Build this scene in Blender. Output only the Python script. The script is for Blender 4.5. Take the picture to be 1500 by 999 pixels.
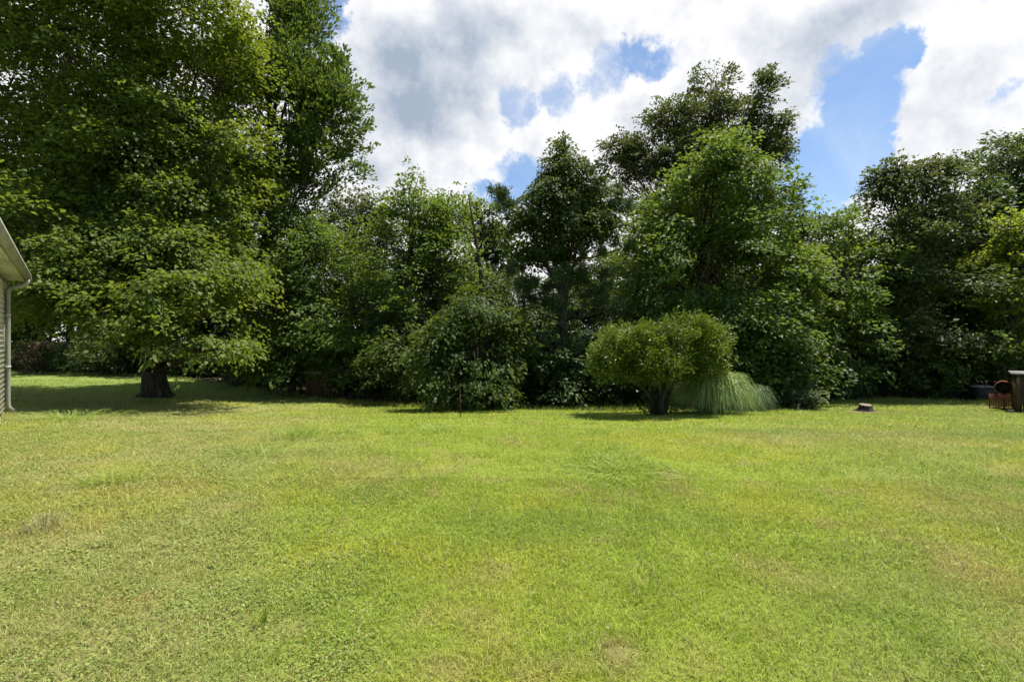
import bpy, math, random
import numpy as np
from mathutils import Vector

for o in list(bpy.data.objects):
    bpy.data.objects.remove(o)
SC = bpy.context.scene
COL = SC.collection
R = math.radians

# ------------------------------------------------------------------ camera, sky, sun, exposure
EYE = 1.6
cam = bpy.data.objects.new('camera', bpy.data.cameras.new('camera'))
COL.objects.link(cam)
cam.location = (0, 0, EYE)
cam.rotation_euler = (R(90), 0, 0)
cam.data.sensor_width = 36
cam.data.lens = 18.0
cam.data.clip_end = 6000
SC.camera = cam

SUN_EL, SUN_AZ = R(70), R(58)          # azimuth clockwise from +Y (straight ahead)
SUN_DIR = Vector((math.sin(SUN_AZ) * math.cos(SUN_EL), math.cos(SUN_AZ) * math.cos(SUN_EL), math.sin(SUN_EL)))
sl = bpy.data.lights.new('sun', 'SUN')
sl.energy = 5.0
sl.angle = R(0.53)
sl.color = (1.0, 0.95, 0.86)
so = bpy.data.objects.new('sun', sl)
so.rotation_euler = SUN_DIR.to_track_quat('Z', 'Y').to_euler()
so.location = (0, 0, 40)
COL.objects.link(so)

SC.view_settings.view_transform = 'Standard'
SC.view_settings.look = 'None'
SC.view_settings.exposure = 0.7
SC.view_settings.gamma = 1
SC.view_settings.use_curve_mapping = False
SC.render.engine = 'CYCLES'
cy = SC.cycles
cy.use_adaptive_sampling = True
cy.adaptive_threshold = 0.02
cy.use_denoising = True
cy.max_bounces = 8
cy.diffuse_bounces = 6
cy.glossy_bounces = 2
cy.transmission_bounces = 4
cy.transparent_max_bounces = 4
cy.sample_clamp_indirect = 6


class NT:
    """small node-tree helper"""
    def __init__(self, tree):
        self.t = tree
        tree.nodes.clear()

    def n(self, typ, ins=None, **kw):
        nd = self.t.nodes.new(typ)
        for k, v in kw.items():
            setattr(nd, k, v)
        for k, v in (ins or {}).items():
            s = nd.inputs[k]
            if isinstance(v, bpy.types.NodeSocket):
                self.t.links.new(v, s)
            else:
                s.default_value = v
        return nd

    def m(self, op, a, b=0.0, c=0.0, clamp=False):
        nd = self.n('ShaderNodeMath', {0: a, 1: b, 2: c}, operation=op)
        nd.use_clamp = clamp
        return nd.outputs[0]

    def vm(self, op, a, b=(0, 0, 0)):
        nd = self.n('ShaderNodeVectorMath', {0: a, 1: b}, operation=op)
        return nd.outputs['Value'] if op in ('LENGTH', 'DOT_PRODUCT', 'DISTANCE') else nd.outputs[0]

    def mix(self, f, a, b, mode='MIX'):
        nd = self.n('ShaderNodeMix', data_type='RGBA', blend_type=mode)
        for i, v in ((0, f), (6, a), (7, b)):
            if isinstance(v, bpy.types.NodeSocket):
                self.t.links.new(v, nd.inputs[i])
            else:
                nd.inputs[i].default_value = v if i == 0 else (*v[:3], 1)
        return nd.outputs[2]

    def noise(self, vec, scale, detail=4, rough=0.55, out='Fac', dist=0.0):
        nd = self.n('ShaderNodeTexNoise', {'Scale': scale, 'Detail': detail, 'Roughness': rough, 'Distortion': dist})
        if vec is not None:
            self.t.links.new(vec, nd.inputs['Vector'])
        return nd.outputs[out]

    def smooth(self, x, lo, hi):
        nd = self.n('ShaderNodeMapRange', {'Value': x, 'From Min': lo, 'From Max': hi, 'To Min': 0.0, 'To Max': 1.0},
                    interpolation_type='SMOOTHSTEP')
        return nd.outputs[0]


def make_world():
    w = bpy.data.worlds.new('World')
    SC.world = w
    w.use_nodes = True
    t = NT(w.node_tree)
    sky = t.n('ShaderNodeTexSky', sky_type='NISHITA')
    sky.sun_disc = False
    sky.sun_elevation = SUN_EL
    sky.sun_rotation = SUN_AZ
    sky.air_density = 1.0
    sky.dust_density = 0.6
    sky.ozone_density = 1.6
    d = t.n('ShaderNodeTexCoord').outputs['Generated']
    # clouds live in sky direction: broken summer cumulus with blue openings
    wn = t.noise(d, 5.0, 9, 0.62, 'Color')
    wv = t.vm('SUBTRACT', wn, (0.5, 0.5, 0.5))
    warp = t.vm('ADD', d, t.vm('MULTIPLY', wv, (0.20, 0.20, 0.20)))
    wn2 = t.noise(d, 2.2, 5, 0.5, 'Color')
    soft = t.vm('ADD', d, t.vm('MULTIPLY', t.vm('SUBTRACT', wn2, (0.5, 0.5, 0.5)), (0.16, 0.16, 0.16)))

    def blob(vec, px, py, rx, ry, inner=0.35):
        v = Vector(((px - 750) / 750, 1, (500 - py) / 750))
        L = v.length
        v = v / L
        k = L * 750
        q = t.vm('MULTIPLY', t.vm('SUBTRACT', vec, tuple(v)), (k / rx, k / max(rx, ry), k / ry))
        ln = t.vm('LENGTH', q)
        return t.m('SUBTRACT', 1.0, t.smooth(ln, inner, 1.25))

    holes = [(470, 20, 50, 85, 1.0), (780, 155, 62, 44, 0.76), (848, 150, 44, 46, 0.64), (905, 125, 50, 44, 0.68), (945, 92, 84, 36, 0.70), (765, 262, 66, 52, 0.72),
             (1300, 78, 46, 52, 0.95), (1245, 145, 80, 74, 1.0), (1225, 225, 98, 80, 1.0), (1180, 285, 96, 46, 1.0), (1290, 205, 44, 64, 1.0),
             (725, 290, 46, 34, 0.7), (1485, 130, 40, 20, 0.5), (1420, 20, 60, 18, 0.5)]
    D = None
    for h in holes:
        b = t.m('MULTIPLY', blob(warp, *h[:4]), h[4])
        D = b if D is None else t.m('MAXIMUM', D, b)
    # the part of the sky behind and above: ordinary broken cloud
    gen = t.smooth(t.noise(d, 2.6, 8, 0.6), 0.34, 0.46)
    front = t.smooth(t.n('ShaderNodeSeparateXYZ', {0: d}).outputs[1], 0.25, 0.5)
    hole = t.m('ADD', t.m('MULTIPLY', D, front), t.m('MULTIPLY', gen, t.m('SUBTRACT', 1.0, front)))
    rag = t.noise(d, 11.0, 10, 0.68)
    hole = t.m('ADD', hole, t.m('MULTIPLY', t.m('SUBTRACT', rag, 0.5), 1.25))
    cover = t.m('SUBTRACT', 1.0, t.smooth(hole, 0.34, 0.74))
    wisp = t.m('MULTIPLY', blob(warp, 1262, 285, 34, 9), 0.9)
    cover = t.m('MAXIMUM', cover, wisp)
    # grey undersides
    greys = [(625, 135, 150, 100, 0.78), (630, 185, 105, 44, 0.36), (690, 60, 170, 60, 0.50), (560, 250, 70, 34, 0.42), (1165, 110, 95, 75, 0.55), (1270, 25, 110, 34, 0.5),
             (1080, 50, 80, 50, 0.2), (1400, 150, 55, 80, 0.26), (1470, 60, 40, 60, 0.2), (930, 200, 60, 40, 0.18), (850, 60, 60, 50, 0.2)]
    G = None
    for px, py, rx, ry, a in greys:
        b = t.m('MULTIPLY', blob(soft, px, py, rx, ry, 0.0), a)
        G = b if G is None else t.m('ADD', G, b)
    fine = t.noise(d, 6.0, 9, 0.62, dist=0.5)
    G = t.m('ADD', G, t.m('MULTIPLY', t.m('SUBTRACT', fine, 0.46), 0.7))
    # billows: the side turned to the sun is whiter than the far side
    n_here = t.noise(d, 6.5, 8, 0.58)
    n_sun = t.noise(t.vm('ADD', d, (0.018, 0.0, 0.03)), 6.5, 8, 0.58)
    G = t.m('ADD', G, t.m('MULTIPLY', t.m('SUBTRACT', n_sun, n_here), 2.3), clamp=True)
    G = t.m('MULTIPLY', G, 0.92)
    ccol = t.mix(G, (0.64, 0.64, 0.65), (0.215, 0.268, 0.35))
    veil = t.m('MULTIPLY', t.smooth(t.noise(d, 3.5, 8, 0.65, dist=0.8), 0.42, 0.75), 0.42)
    blue = t.mix(1.0, sky.outputs[0], (0.088, 0.095, 0.101), 'MULTIPLY')
    blue = t.mix(veil, blue, (0.50, 0.54, 0.60))
    col = t.mix(cover, blue, ccol)
    bg = t.n('ShaderNodeBackground', {'Color': col, 'Strength': 1.0})
    out = t.n('ShaderNodeOutputWorld')
    w.node_tree.links.new(bg.outputs[0], out.inputs[0])


make_world()

# ------------------------------------------------------------------ numpy noise, ground shape
def _h(ix, iy, iz, seed):
    n = (ix.astype(np.int64) * 374761393 + iy.astype(np.int64) * 668265263 + iz.astype(np.int64) * 2147483647 + seed * 974634777) & 0xffffffff
    n = ((n ^ (n >> 13)) * 1274126177) & 0xffffffff
    n = ((n ^ (n >> 16)) * 2246822519) & 0xffffffff
    return ((n ^ (n >> 15)) & 0xffff) / 65535.0


def vnoise(p, seed=0):
    p = np.asarray(p, float)
    if p.shape[-1] == 2:
        p = np.concatenate([p, np.zeros(p.shape[:-1] + (1,))], -1)
    i = np.floor(p).astype(np.int64)
    f = p - i
    f = f * f * (3 - 2 * f)
    r = 0
    for a in (0, 1):
        for b in (0, 1):
            for c in (0, 1):
                w = (f[..., 0] if a else 1 - f[..., 0]) * (f[..., 1] if b else 1 - f[..., 1]) * (f[..., 2] if c else 1 - f[..., 2])
                r = r + w * _h(i[..., 0] + a, i[..., 1] + b, i[..., 2] + c, seed)
    return r


def fbm(p, seed=0, o=4):
    r, a, s = 0, 0.5, 0
    for k in range(o):
        r = r + a * vnoise(np.asarray(p, float) * 2 ** k + 13.7 * k, seed + k)
        s += a
        a *= 0.5
    return r / s


def ss(x, a, b):
    t = np.clip((np.asarray(x, float) - a) / (b - a), 0, 1)
    return t * t * (3 - 2 * t)


def ground(x, y):
    x = np.asarray(x, float); y = np.asarray(y, float)
    g = -0.68 * ss(y, 7, 20) + 0.34 * ss(-x, 8, 24) * ss(y, 6, 16)
    p = np.stack(np.broadcast_arrays(x, y), -1)
    near = 1 - ss(np.hypot(x, y), 45, 90)
    g = g + near * (0.10 * (fbm(p * 0.28, 3, 2) - 0.5) + 0.035 * (fbm(p * 1.3, 5, 2) - 0.5))
    g = g + 0.05 * np.exp(-(((x - 1.55) / 0.55) ** 2 + ((y - 6.6) / 0.4) ** 2))
    return g


def gz(x, y):
    return float(ground(x, y))


def W(px, py, Y):
    return np.array([(px - 750) / 750 * Y, Y, EYE + (500 - py) / 750 * Y])


def ghit(px, py):
    t = (px - 750) / 750
    Y = np.linspace(2, 40, 3000)
    s = 500 + 750 * (EYE - ground(t * Y, Y)) / Y
    i = int(np.argmax(s <= py))
    return t * Y[i], Y[i]


EDGE_T = [-1.6, -0.95, -0.8, -0.65, -0.5, -0.36, -0.2, -0.02, 0.15, 0.3, 0.5, 0.6, 0.75, 0.9, 1.2]
EDGE_Y = [31, 30, 29, 27.5, 23, 19, 16.6, 15.2, 15.2, 15.0, 15.8, 18.5, 19.2, 18.2, 17.5]


def edge(x, y):
    """lawn edge depth for the direction of (x, y)"""
    return np.interp(np.asarray(x) / np.maximum(np.asarray(y), 0.1), EDGE_T, EDGE_Y)


PATCH = []
for px, py, r, k in [(35, 780, 0.30, 'dry'), (75, 800, 0.22, 'dry'), (190, 882, 0.16, 'rust'), (210, 715, 0.5, 'dry'), (550, 690, 0.7, 'dry'), (120, 770, .3, 'dry'),
                     (330, 640, 0.9, 'dry'), (910, 960, 0.12, 'dirt'), (985, 698, 0.22, 'dirt'), (1268, 604, 0.75, 'dirt'), (1455, 596, 0.7, 'dirt'),
                     (1330, 640, 1.6, 'dry'), (1190, 860, 0.25, 'dry'), (1420, 745, 0.7, 'dry'), (430, 915, 0.12, 'dirt'),
                     (1480, 860, .5, 'dry'), (1130, 640, 1.2, 'dry'), (100, 640, 1.2, 'dry'), (640, 985, .2, 'dry')]:
    gx, gy = ghit(px, py)
    PATCH.append((gx, gy, r, k))
for px, py, r in [(470, 890, .35), (330, 985, .25), (25, 870, .3), (520, 950, .3), (1290, 910, .35), (900, 695, .7), (1010, 760, .4), (60, 640, .9), (700, 790, .4)]:
    gx, gy = ghit(px, py)
    PATCH.append((gx, gy, r, 'lush'))
PC = {'lush': (0.215, 0.295, 0.046), 'dry': (0.36, 0.31, 0.12), 'rust': (0.36, 0.23, 0.085), 'dirt': (0.27, 0.20, 0.11)}


def lawn_color(x, y):
    """turf colour (the plants' own colour) over the yard"""
    p = np.stack([x, y], -1)
    base = np.array([0.278, 0.342, 0.048])
    olive = np.array([0.31, 0.318, 0.105])
    deep = np.array([0.195, 0.27, 0.045])
    yell = np.array([0.36, 0.365, 0.045])
    t = x / np.maximum(y, 0.5)
    left = ss(-(t + 0.22) + 0.5 * (fbm(p * 0.5, 21, 3) - 0.5), 0.0, 0.35)[..., None]
    right = ss(t + 0.4 * (fbm(p * 0.4, 22, 3) - 0.5), 0.35, 0.9)[..., None]
    c = base * (1 - left) + olive * left
    c = c * (1 - 0.55 * right) + 0.55 * right * np.array([0.25, 0.295, 0.085])
    n1 = ss(fbm(p * 0.8, 31, 4), 0.5, 0.72)[..., None]
    c = c * (1 - 0.5 * n1) + yell * 0.5 * n1
    n2 = ss(fbm(p * np.array([0.7, 1.1]), 41, 4), 0.55, 0.75)[..., None]
    c = c * (1 - 0.5 * n2) + deep * 0.5 * n2
    n3 = ss(fbm(p * 2.2, 51, 4), 0.58, 0.78)[..., None]
    c = c * (1 - 0.5 * n3) + np.array(PC['dry']) * 0.5 * n3
    # a greener mowing band on the right
    band = np.exp(-((y - (9.6 - 0.22 * (x - 4))) / 0.55) ** 2)[..., None] * ss(x, 2.5, 5)[..., None]
    c = c * (1 - 0.5 * band) + np.array([0.13, 0.24, 0.06]) * 0.5 * band
    far = ss(y, 17, 22)[..., None]
    c = c * (1 - 0.5 * far) + 0.5 * far * np.array([0.20, 0.33, 0.055])
    for gx, gy, r, k in PATCH:
        w = np.exp(-(((x - gx) ** 2 + (1.2 * (y - gy)) ** 2) / r ** 2))
        w = np.clip(w * (0.1 + 1.6 * fbm(p * 4, 61, 3) ** 1.3) * (1.0 if k == 'dirt' else 0.62), 0, 0.85)[..., None]
        c = c * (1 - w) + np.array(PC[k]) * w
    return c


# ------------------------------------------------------------------ mesh helpers
def tag(o, label=None, cat=None, group=None, kind=None):
    if label: o['label'] = label
    if cat: o['category'] = cat
    if group: o['group'] = group
    if kind: o['kind'] = kind
    return o


def empty(name, loc, label, cat, group=None, rz=0):
    o = bpy.data.objects.new(name, None)
    COL.objects.link(o)
    o.location = loc
    o.rotation_euler = (0, 0, rz)
    o.empty_display_size = 0.2
    return tag(o, label, cat, group)


def mesh_np(name, verts, faces, mat, parent=None, tint=None, col=None, smooth=False, origin=None):
    """faces: list of int arrays (M,k); verts in world space, shifted to origin (or the parent's location)"""
    me = bpy.data.meshes.new(name)
    v = np.asarray(verts, np.float32)
    if parent is not None and origin is None:
        origin = parent.location
        if parent.parent: origin = origin + parent.parent.location
    if origin is not None:
        v = v - np.asarray(origin, np.float32)
    faces = [np.asarray(f, np.int32) for f in (faces if isinstance(faces, list) else [faces]) if len(f)]
    loops = np.concatenate([f.ravel() for f in faces])
    tot = np.concatenate([np.full(len(f), f.shape[1], np.int32) for f in faces])
    st = np.concatenate([[0], np.cumsum(tot)[:-1]]).astype(np.int32)
    me.vertices.add(len(v)); me.loops.add(len(loops)); me.polygons.add(len(tot))
    me.vertices.foreach_set('co', v.ravel())
    me.loops.foreach_set('vertex_index', loops)
    me.polygons.foreach_set('loop_start', st)
    if smooth:
        me.polygons.foreach_set('use_smooth', np.ones(len(tot), bool))
    if tint is not None:
        a = me.attributes.new('tint', 'FLOAT', 'POINT')
        a.data.foreach_set('value', np.asarray(tint, np.float32))
    if col is not None:
        a = me.attributes.new('hue', 'FLOAT_COLOR', 'POINT')
        c4 = np.ones((len(v), 4), np.float32); c4[:, :3] = col
        a.data.foreach_set('color', c4.ravel())
    me.update(calc_edges=True)
    me.validate()
    me.materials.append(mat)
    o = bpy.data.objects.new(name, me)
    COL.objects.link(o)
    if parent is not None:
        o.parent = parent
    elif origin is not None:
        o.location = origin
    return o


class MB:
    """collects pieces of one mesh"""
    def __init__(self):
        self.v, self.f, self.n = [], {}, 0

    def add(self, v, f):
        v = np.asarray(v, float)
        self.v.append(v)
        for q in f:
            self.f.setdefault(len(q), []).append([i + self.n for i in q])
        self.n += len(v)
        return self

    def tube(self, pts, rad, n=8, cap=True, twist=0.0):
        pts = np.asarray(pts, float)
        rad = np.broadcast_to(np.asarray(rad, float), (len(pts),))
        vs = []
        tg = np.gradient(pts, axis=0)
        tg /= np.linalg.norm(tg, axis=1)[:, None] + 1e-9
        ref = np.array([0.31, 0.87, 0.12]) if abs(tg[0][2]) > 0.7 else np.array([0, 0, 1.0])
        for p, t, r in zip(pts, tg, rad):
            a = np.cross(t, ref); a /= np.linalg.norm(a) + 1e-9
            b = np.cross(t, a)
            an = np.arange(n) / n * 2 * math.pi + twist
            vs.append(p + r * (np.cos(an)[:, None] * a + np.sin(an)[:, None] * b))
        vs = np.concatenate(vs)
        fs = []
        for i in range(len(pts) - 1):
            for k in range(n):
                fs.append([i * n + k, i * n + (k + 1) % n, (i + 1) * n + (k + 1) % n, (i + 1) * n + k])
        if cap:
            fs.append(list(range(n))[::-1]); fs.append([(len(pts) - 1) * n + k for k in range(n)])
        return self.add(vs, fs)

    def box(self, c, ax, ay, az, sx, sy, sz, bev=0.0):
        """box centred at c with unit axes and full sizes; chamfered along its ax-parallel edges when bev > 0"""
        c, ax, ay, az = (np.asarray(q, float) for q in (c, ax, ay, az))
        if bev <= 0:
            pr = [(-.5 * sy, -.5 * sz), (.5 * sy, -.5 * sz), (.5 * sy, .5 * sz), (-.5 * sy, .5 * sz)]
        else:
            y, z, b = sy / 2, sz / 2, bev
            pr = [(-y + b, -z), (y - b, -z), (y, -z + b), (y, z - b), (y - b, z), (-y + b, z), (-y, z - b), (-y, -z + b)]
        return self.prism(pr, c - ax * sx / 2, ax, ay, az, sx)

    def prism(self, prof, p0, ax, ay, az, length):
        p0, ax, ay, az = (np.asarray(q, float) for q in (p0, ax, ay, az))
        n = len(prof)
        a = np.array([p0 + ay * y + az * z for y, z in prof])
        vs = np.concatenate([a, a + ax * length])
        fs = [[k, (k + 1) % n, n + (k + 1) % n, n + k] for k in range(n)] + [list(range(n))[::-1], list(range(n, 2 * n))]
        return self.add(vs, fs)

    def build(self, name, mat, parent=None, smooth=False, tint=None):
        return mesh_np(name, np.concatenate(self.v), [np.array(q) for q in self.f.values()], mat, parent, smooth=smooth, tint=tint)


# ------------------------------------------------------------------ materials
def new_mat(name):
    m = bpy.data.materials.new(name)
    m.use_nodes = True
    return m, NT(m.node_tree)


def finish(m, t, sh, disp=None):
    out = t.n('ShaderNodeOutputMaterial')
    m.node_tree.links.new(sh, out.inputs[0])
    return m


def leaf_mat(name, dark, light, glow, trans=0.42, rough=0.42, spec=0.45):
    m, t = new_mat(name)
    a = t.n('ShaderNodeAttribute', attribute_name='tint').outputs['Fac']
    geo = t.n('ShaderNodeNewGeometry')
    nz = t.noise(geo.outputs['Position'], 0.55, 3, 0.5)
    f = t.m('ADD', t.m('MULTIPLY', a, 0.65), t.m('MULTIPLY', t.m('SUBTRACT', nz, 0.32), 1.0), clamp=True)
    c = t.mix(f, dark, light)
    g = t.mix(f, tuple(0.6 * q for q in glow), glow)
    p = t.n('ShaderNodeBsdfPrincipled', {'Base Color': c, 'Roughness': rough + 0.14, 'Specular IOR Level': spec * 0.5})
    tr = t.n('ShaderNodeBsdfTranslucent', {'Color': g})
    mx = t.n('ShaderNodeMixShader', {0: trans, 1: p.outputs[0], 2: tr.outputs[0]})
    return finish(m, t, mx.outputs[0])


def blade_mat(name, trans=0.4, rough=0.5):
    m, t = new_mat(name)
    c = t.n('ShaderNodeAttribute', attribute_name='hue').outputs['Color']
    p = t.n('ShaderNodeBsdfPrincipled', {'Base Color': c, 'Roughness': rough, 'Specular IOR Level': 0.2})
    tr = t.n('ShaderNodeBsdfTranslucent', {'Color': t.mix(1.0, c, (1.0, 1.05, 0.7), 'MULTIPLY')})
    mx = t.n('ShaderNodeMixShader', {0: trans, 1: p.outputs[0], 2: tr.outputs[0]})
    return finish(m, t, mx.outputs[0])


def surf(name, c1, c2, scale=8, rough=0.8, stretch=(1, 1, 1), bump=0.3, detail=6, metal=0.0, c3=None, spec=0.3, dist=0.02):
    m, t = new_mat(name)
    oc = t.n('ShaderNodeTexCoord').outputs['Object']
    v = t.vm('MULTIPLY', oc, stretch)
    n = t.noise(v, scale, detail, 0.62)
    c = t.mix(t.smooth(n, 0.32, 0.68), c1, c2)
    if c3:
        n2 = t.noise(oc, scale * 0.22, 5, 0.65)
        c = t.mix(t.smooth(n2, 0.5, 0.68), c, c3)
    b = t.n('ShaderNodeBump', {'Strength': bump, 'Distance': dist, 'Height': n})
    p = t.n('ShaderNodeBsdfPrincipled', {'Base Color': c, 'Roughness': rough, 'Metallic': metal, 'Specular IOR Level': spec, 'Normal': b.outputs[0]})
    return finish(m, t, p.outputs[0])


M = {}
M['bark'] = surf('bark', (0.035, 0.028, 0.02), (0.11, 0.09, 0.068), 9, 0.95, (1, 1, 0.22), 0.9, spec=0.1, dist=0.04)
M['bark_pale'] = surf('bark_pale', (0.09, 0.08, 0.065), (0.21, 0.19, 0.16), 10, 0.95, (1, 1, 0.3), 0.7, spec=0.1, dist=0.03)
M['maple'] = leaf_mat('maple_leaf', (0.056, 0.102, 0.016), (0.150, 0.200, 0.036), (0.31, 0.385, 0.032), 0.41, 0.44, 0.5)
M['silver'] = leaf_mat('silver_leaf', (0.044, 0.083, 0.020), (0.091, 0.140, 0.037), (0.188, 0.263, 0.031), 0.36, 0.38, 0.5)
M['green'] = leaf_mat('green_leaf', (0.055, 0.106, 0.020), (0.116, 0.178, 0.036), (0.265, 0.364, 0.035), 0.38, 0.42, 0.45)
M['dark'] = leaf_mat('dark_leaf', (0.036, 0.068, 0.018), (0.075, 0.120, 0.030), (0.155, 0.224, 0.030), 0.30, 0.38, 0.5)
M['oak'] = leaf_mat('oak_leaf', (0.046, 0.073, 0.022), (0.099, 0.125, 0.041), (0.183, 0.224, 0.041), 0.30, 0.4, 0.5)
M['lime'] = leaf_mat('lime_leaf', (0.091, 0.146, 0.020), (0.171, 0.232, 0.034), (0.413, 0.500, 0.037), 0.46, 0.45, 0.4)
M['pale'] = leaf_mat('pale_leaf', (0.085, 0.116, 0.049), (0.171, 0.207, 0.091), (0.250, 0.300, 0.075), 0.35, 0.5, 0.4)
M['vine'] = leaf_mat('vine_leaf', (0.038, 0.067, 0.015), (0.081, 0.123, 0.021), (0.190, 0.252, 0.022), 0.36, 0.42, 0.35)
M['needle'] = leaf_mat('needle', (0.050, 0.085, 0.030), (0.095, 0.135, 0.045), (0.12, 0.18, 0.035), 0.2, 0.45, 0.3)
M['holly'] = leaf_mat('holly_leaf', (0.060, 0.105, 0.013), (0.16, 0.215, 0.028), (0.26, 0.33, 0.022), 0.24, 0.34, 0.5)
M['rose'] = leaf_mat('rose_leaf', (0.098, 0.085, 0.049), (0.207, 0.146, 0.104), (0.250, 0.188, 0.075), 0.3, 0.5, 0.4)
M['blade'] = blade_mat('grass_blade', 0.38, 0.5)
M['plume'] = blade_mat('plume_blade', 0.25, 0.36)


def ground_mat():
    m, t = new_mat('lawn_ground')
    c = t.n('ShaderNodeAttribute', attribute_name='hue').outputs['Color']
    pos = t.n('ShaderNodeNewGeometry').outputs['Position']
    n1 = t.noise(t.vm('MULTIPLY', pos, (1, 0.8, 1)), 34, 5, 0.7)
    n2 = t.noise(pos, 9, 4, 0.6)
    k = t.m('ADD', t.m('MULTIPLY', n1, 1.1), t.m('MULTIPLY', n2, 0.5))
    v = t.m('ADD', 0.2, t.m('MULTIPLY', k, 0.95))
    cc = t.mix(1.0, c, t.n('ShaderNodeCombineColor', {0: v, 1: v, 2: v}).outputs[0], 'MULTIPLY')
    b = t.n('ShaderNodeBump', {'Strength': 0.8, 'Distance': 0.05, 'Height': n1})
    p = t.n('ShaderNodeBsdfPrincipled', {'Base Color': cc, 'Roughness': 0.95, 'Specular IOR Level': 0.08, 'Normal': b.outputs[0]})
    return finish(m, t, p.outputs[0])


M['ground'] = ground_mat()

# ------------------------------------------------------------------ ground sheet
def axis(lo, hi, step, far):
    mid = np.arange(lo, hi + 1e-6, step)
    g = step * np.cumprod(np.full(60, 1.22))
    a = np.cumsum(g); a = a[a < far]
    return np.concatenate([lo - a[::-1], mid, hi + a])


def make_ground():
    xs = axis(-30, 28, 0.16, 1800); ys = axis(-3, 34, 0.16, 1800)
    X, Y = np.meshgrid(xs, ys)
    Z = ground(X, Y)
    nx, ny = len(xs), len(ys)
    i = np.arange(ny - 1)[:, None] * nx + np.arange(nx - 1)[None]
    f = np.stack([i, i + 1, i + nx + 1, i + nx], -1).reshape(-1, 4)
    x, y = X.ravel(), Y.ravel()
    c = lawn_color(x, y) * 0.8
    p = np.stack([x, y], -1)
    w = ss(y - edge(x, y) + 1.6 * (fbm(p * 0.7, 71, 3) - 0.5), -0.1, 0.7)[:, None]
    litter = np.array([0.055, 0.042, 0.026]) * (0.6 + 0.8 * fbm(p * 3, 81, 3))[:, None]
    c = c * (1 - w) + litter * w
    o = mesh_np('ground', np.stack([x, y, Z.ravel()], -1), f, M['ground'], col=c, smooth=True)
    tag(o, 'mown lawn that turns to leaf litter under the trees', None, None, 'structure')


make_ground()

# ------------------------------------------------------------------ turf
def blades(rng, x, y, h, wd, lean, c, hang=0.0, seg2=True):
    """arrays -> verts, faces, colours of upright tapering blades"""
    n = len(x)
    z = ground(x, y) - 0.004
    az = rng.uniform(0, 2 * math.pi, n)
    fx = rng.uniform(0, 2 * math.pi, n)
    d = np.stack([np.cos(az), np.sin(az), np.zeros(n)], -1)
    s = np.stack([np.cos(fx), np.sin(fx), np.zeros(n)], -1) * (wd / 2)[:, None]
    b = np.stack([x, y, z], -1)
    up = np.array([0, 0, 1.0])
    m = b + up * (h * 0.55)[:, None] + d * (h * lean * 0.3)[:, None]
    t = b + up * (h * (1 - 0.35 * lean))[:, None] + d * (h * lean)[:, None]
    k = np.arange(n)[:, None]
    if seg2:
        v = np.stack([b - s, b + s, m + s * 0.8, m - s * 0.8, t], 1).reshape(-1, 3)
        return v, [k * 5 + np.array([0, 1, 2, 3]), k * 5 + np.array([3, 2, 4])], np.repeat(c, 5, 0)
    v = np.stack([b - s, b + s, t], 1).reshape(-1, 3)
    return v, [k * 3 + np.array([0, 1, 2])], np.repeat(c, 3, 0)


def scatter(rng, y0, y1, dens, k=1.06, side=2.8):
    n = int(dens * 2 * (k * y1 + side) * (y1 - y0))
    y = rng.uniform(y0, y1, n)
    x = rng.uniform(-1, 1, n) * (k * y1 + side)
    ok = (np.abs(x) < k * y + side)
    return x[ok], y[ok]


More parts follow.
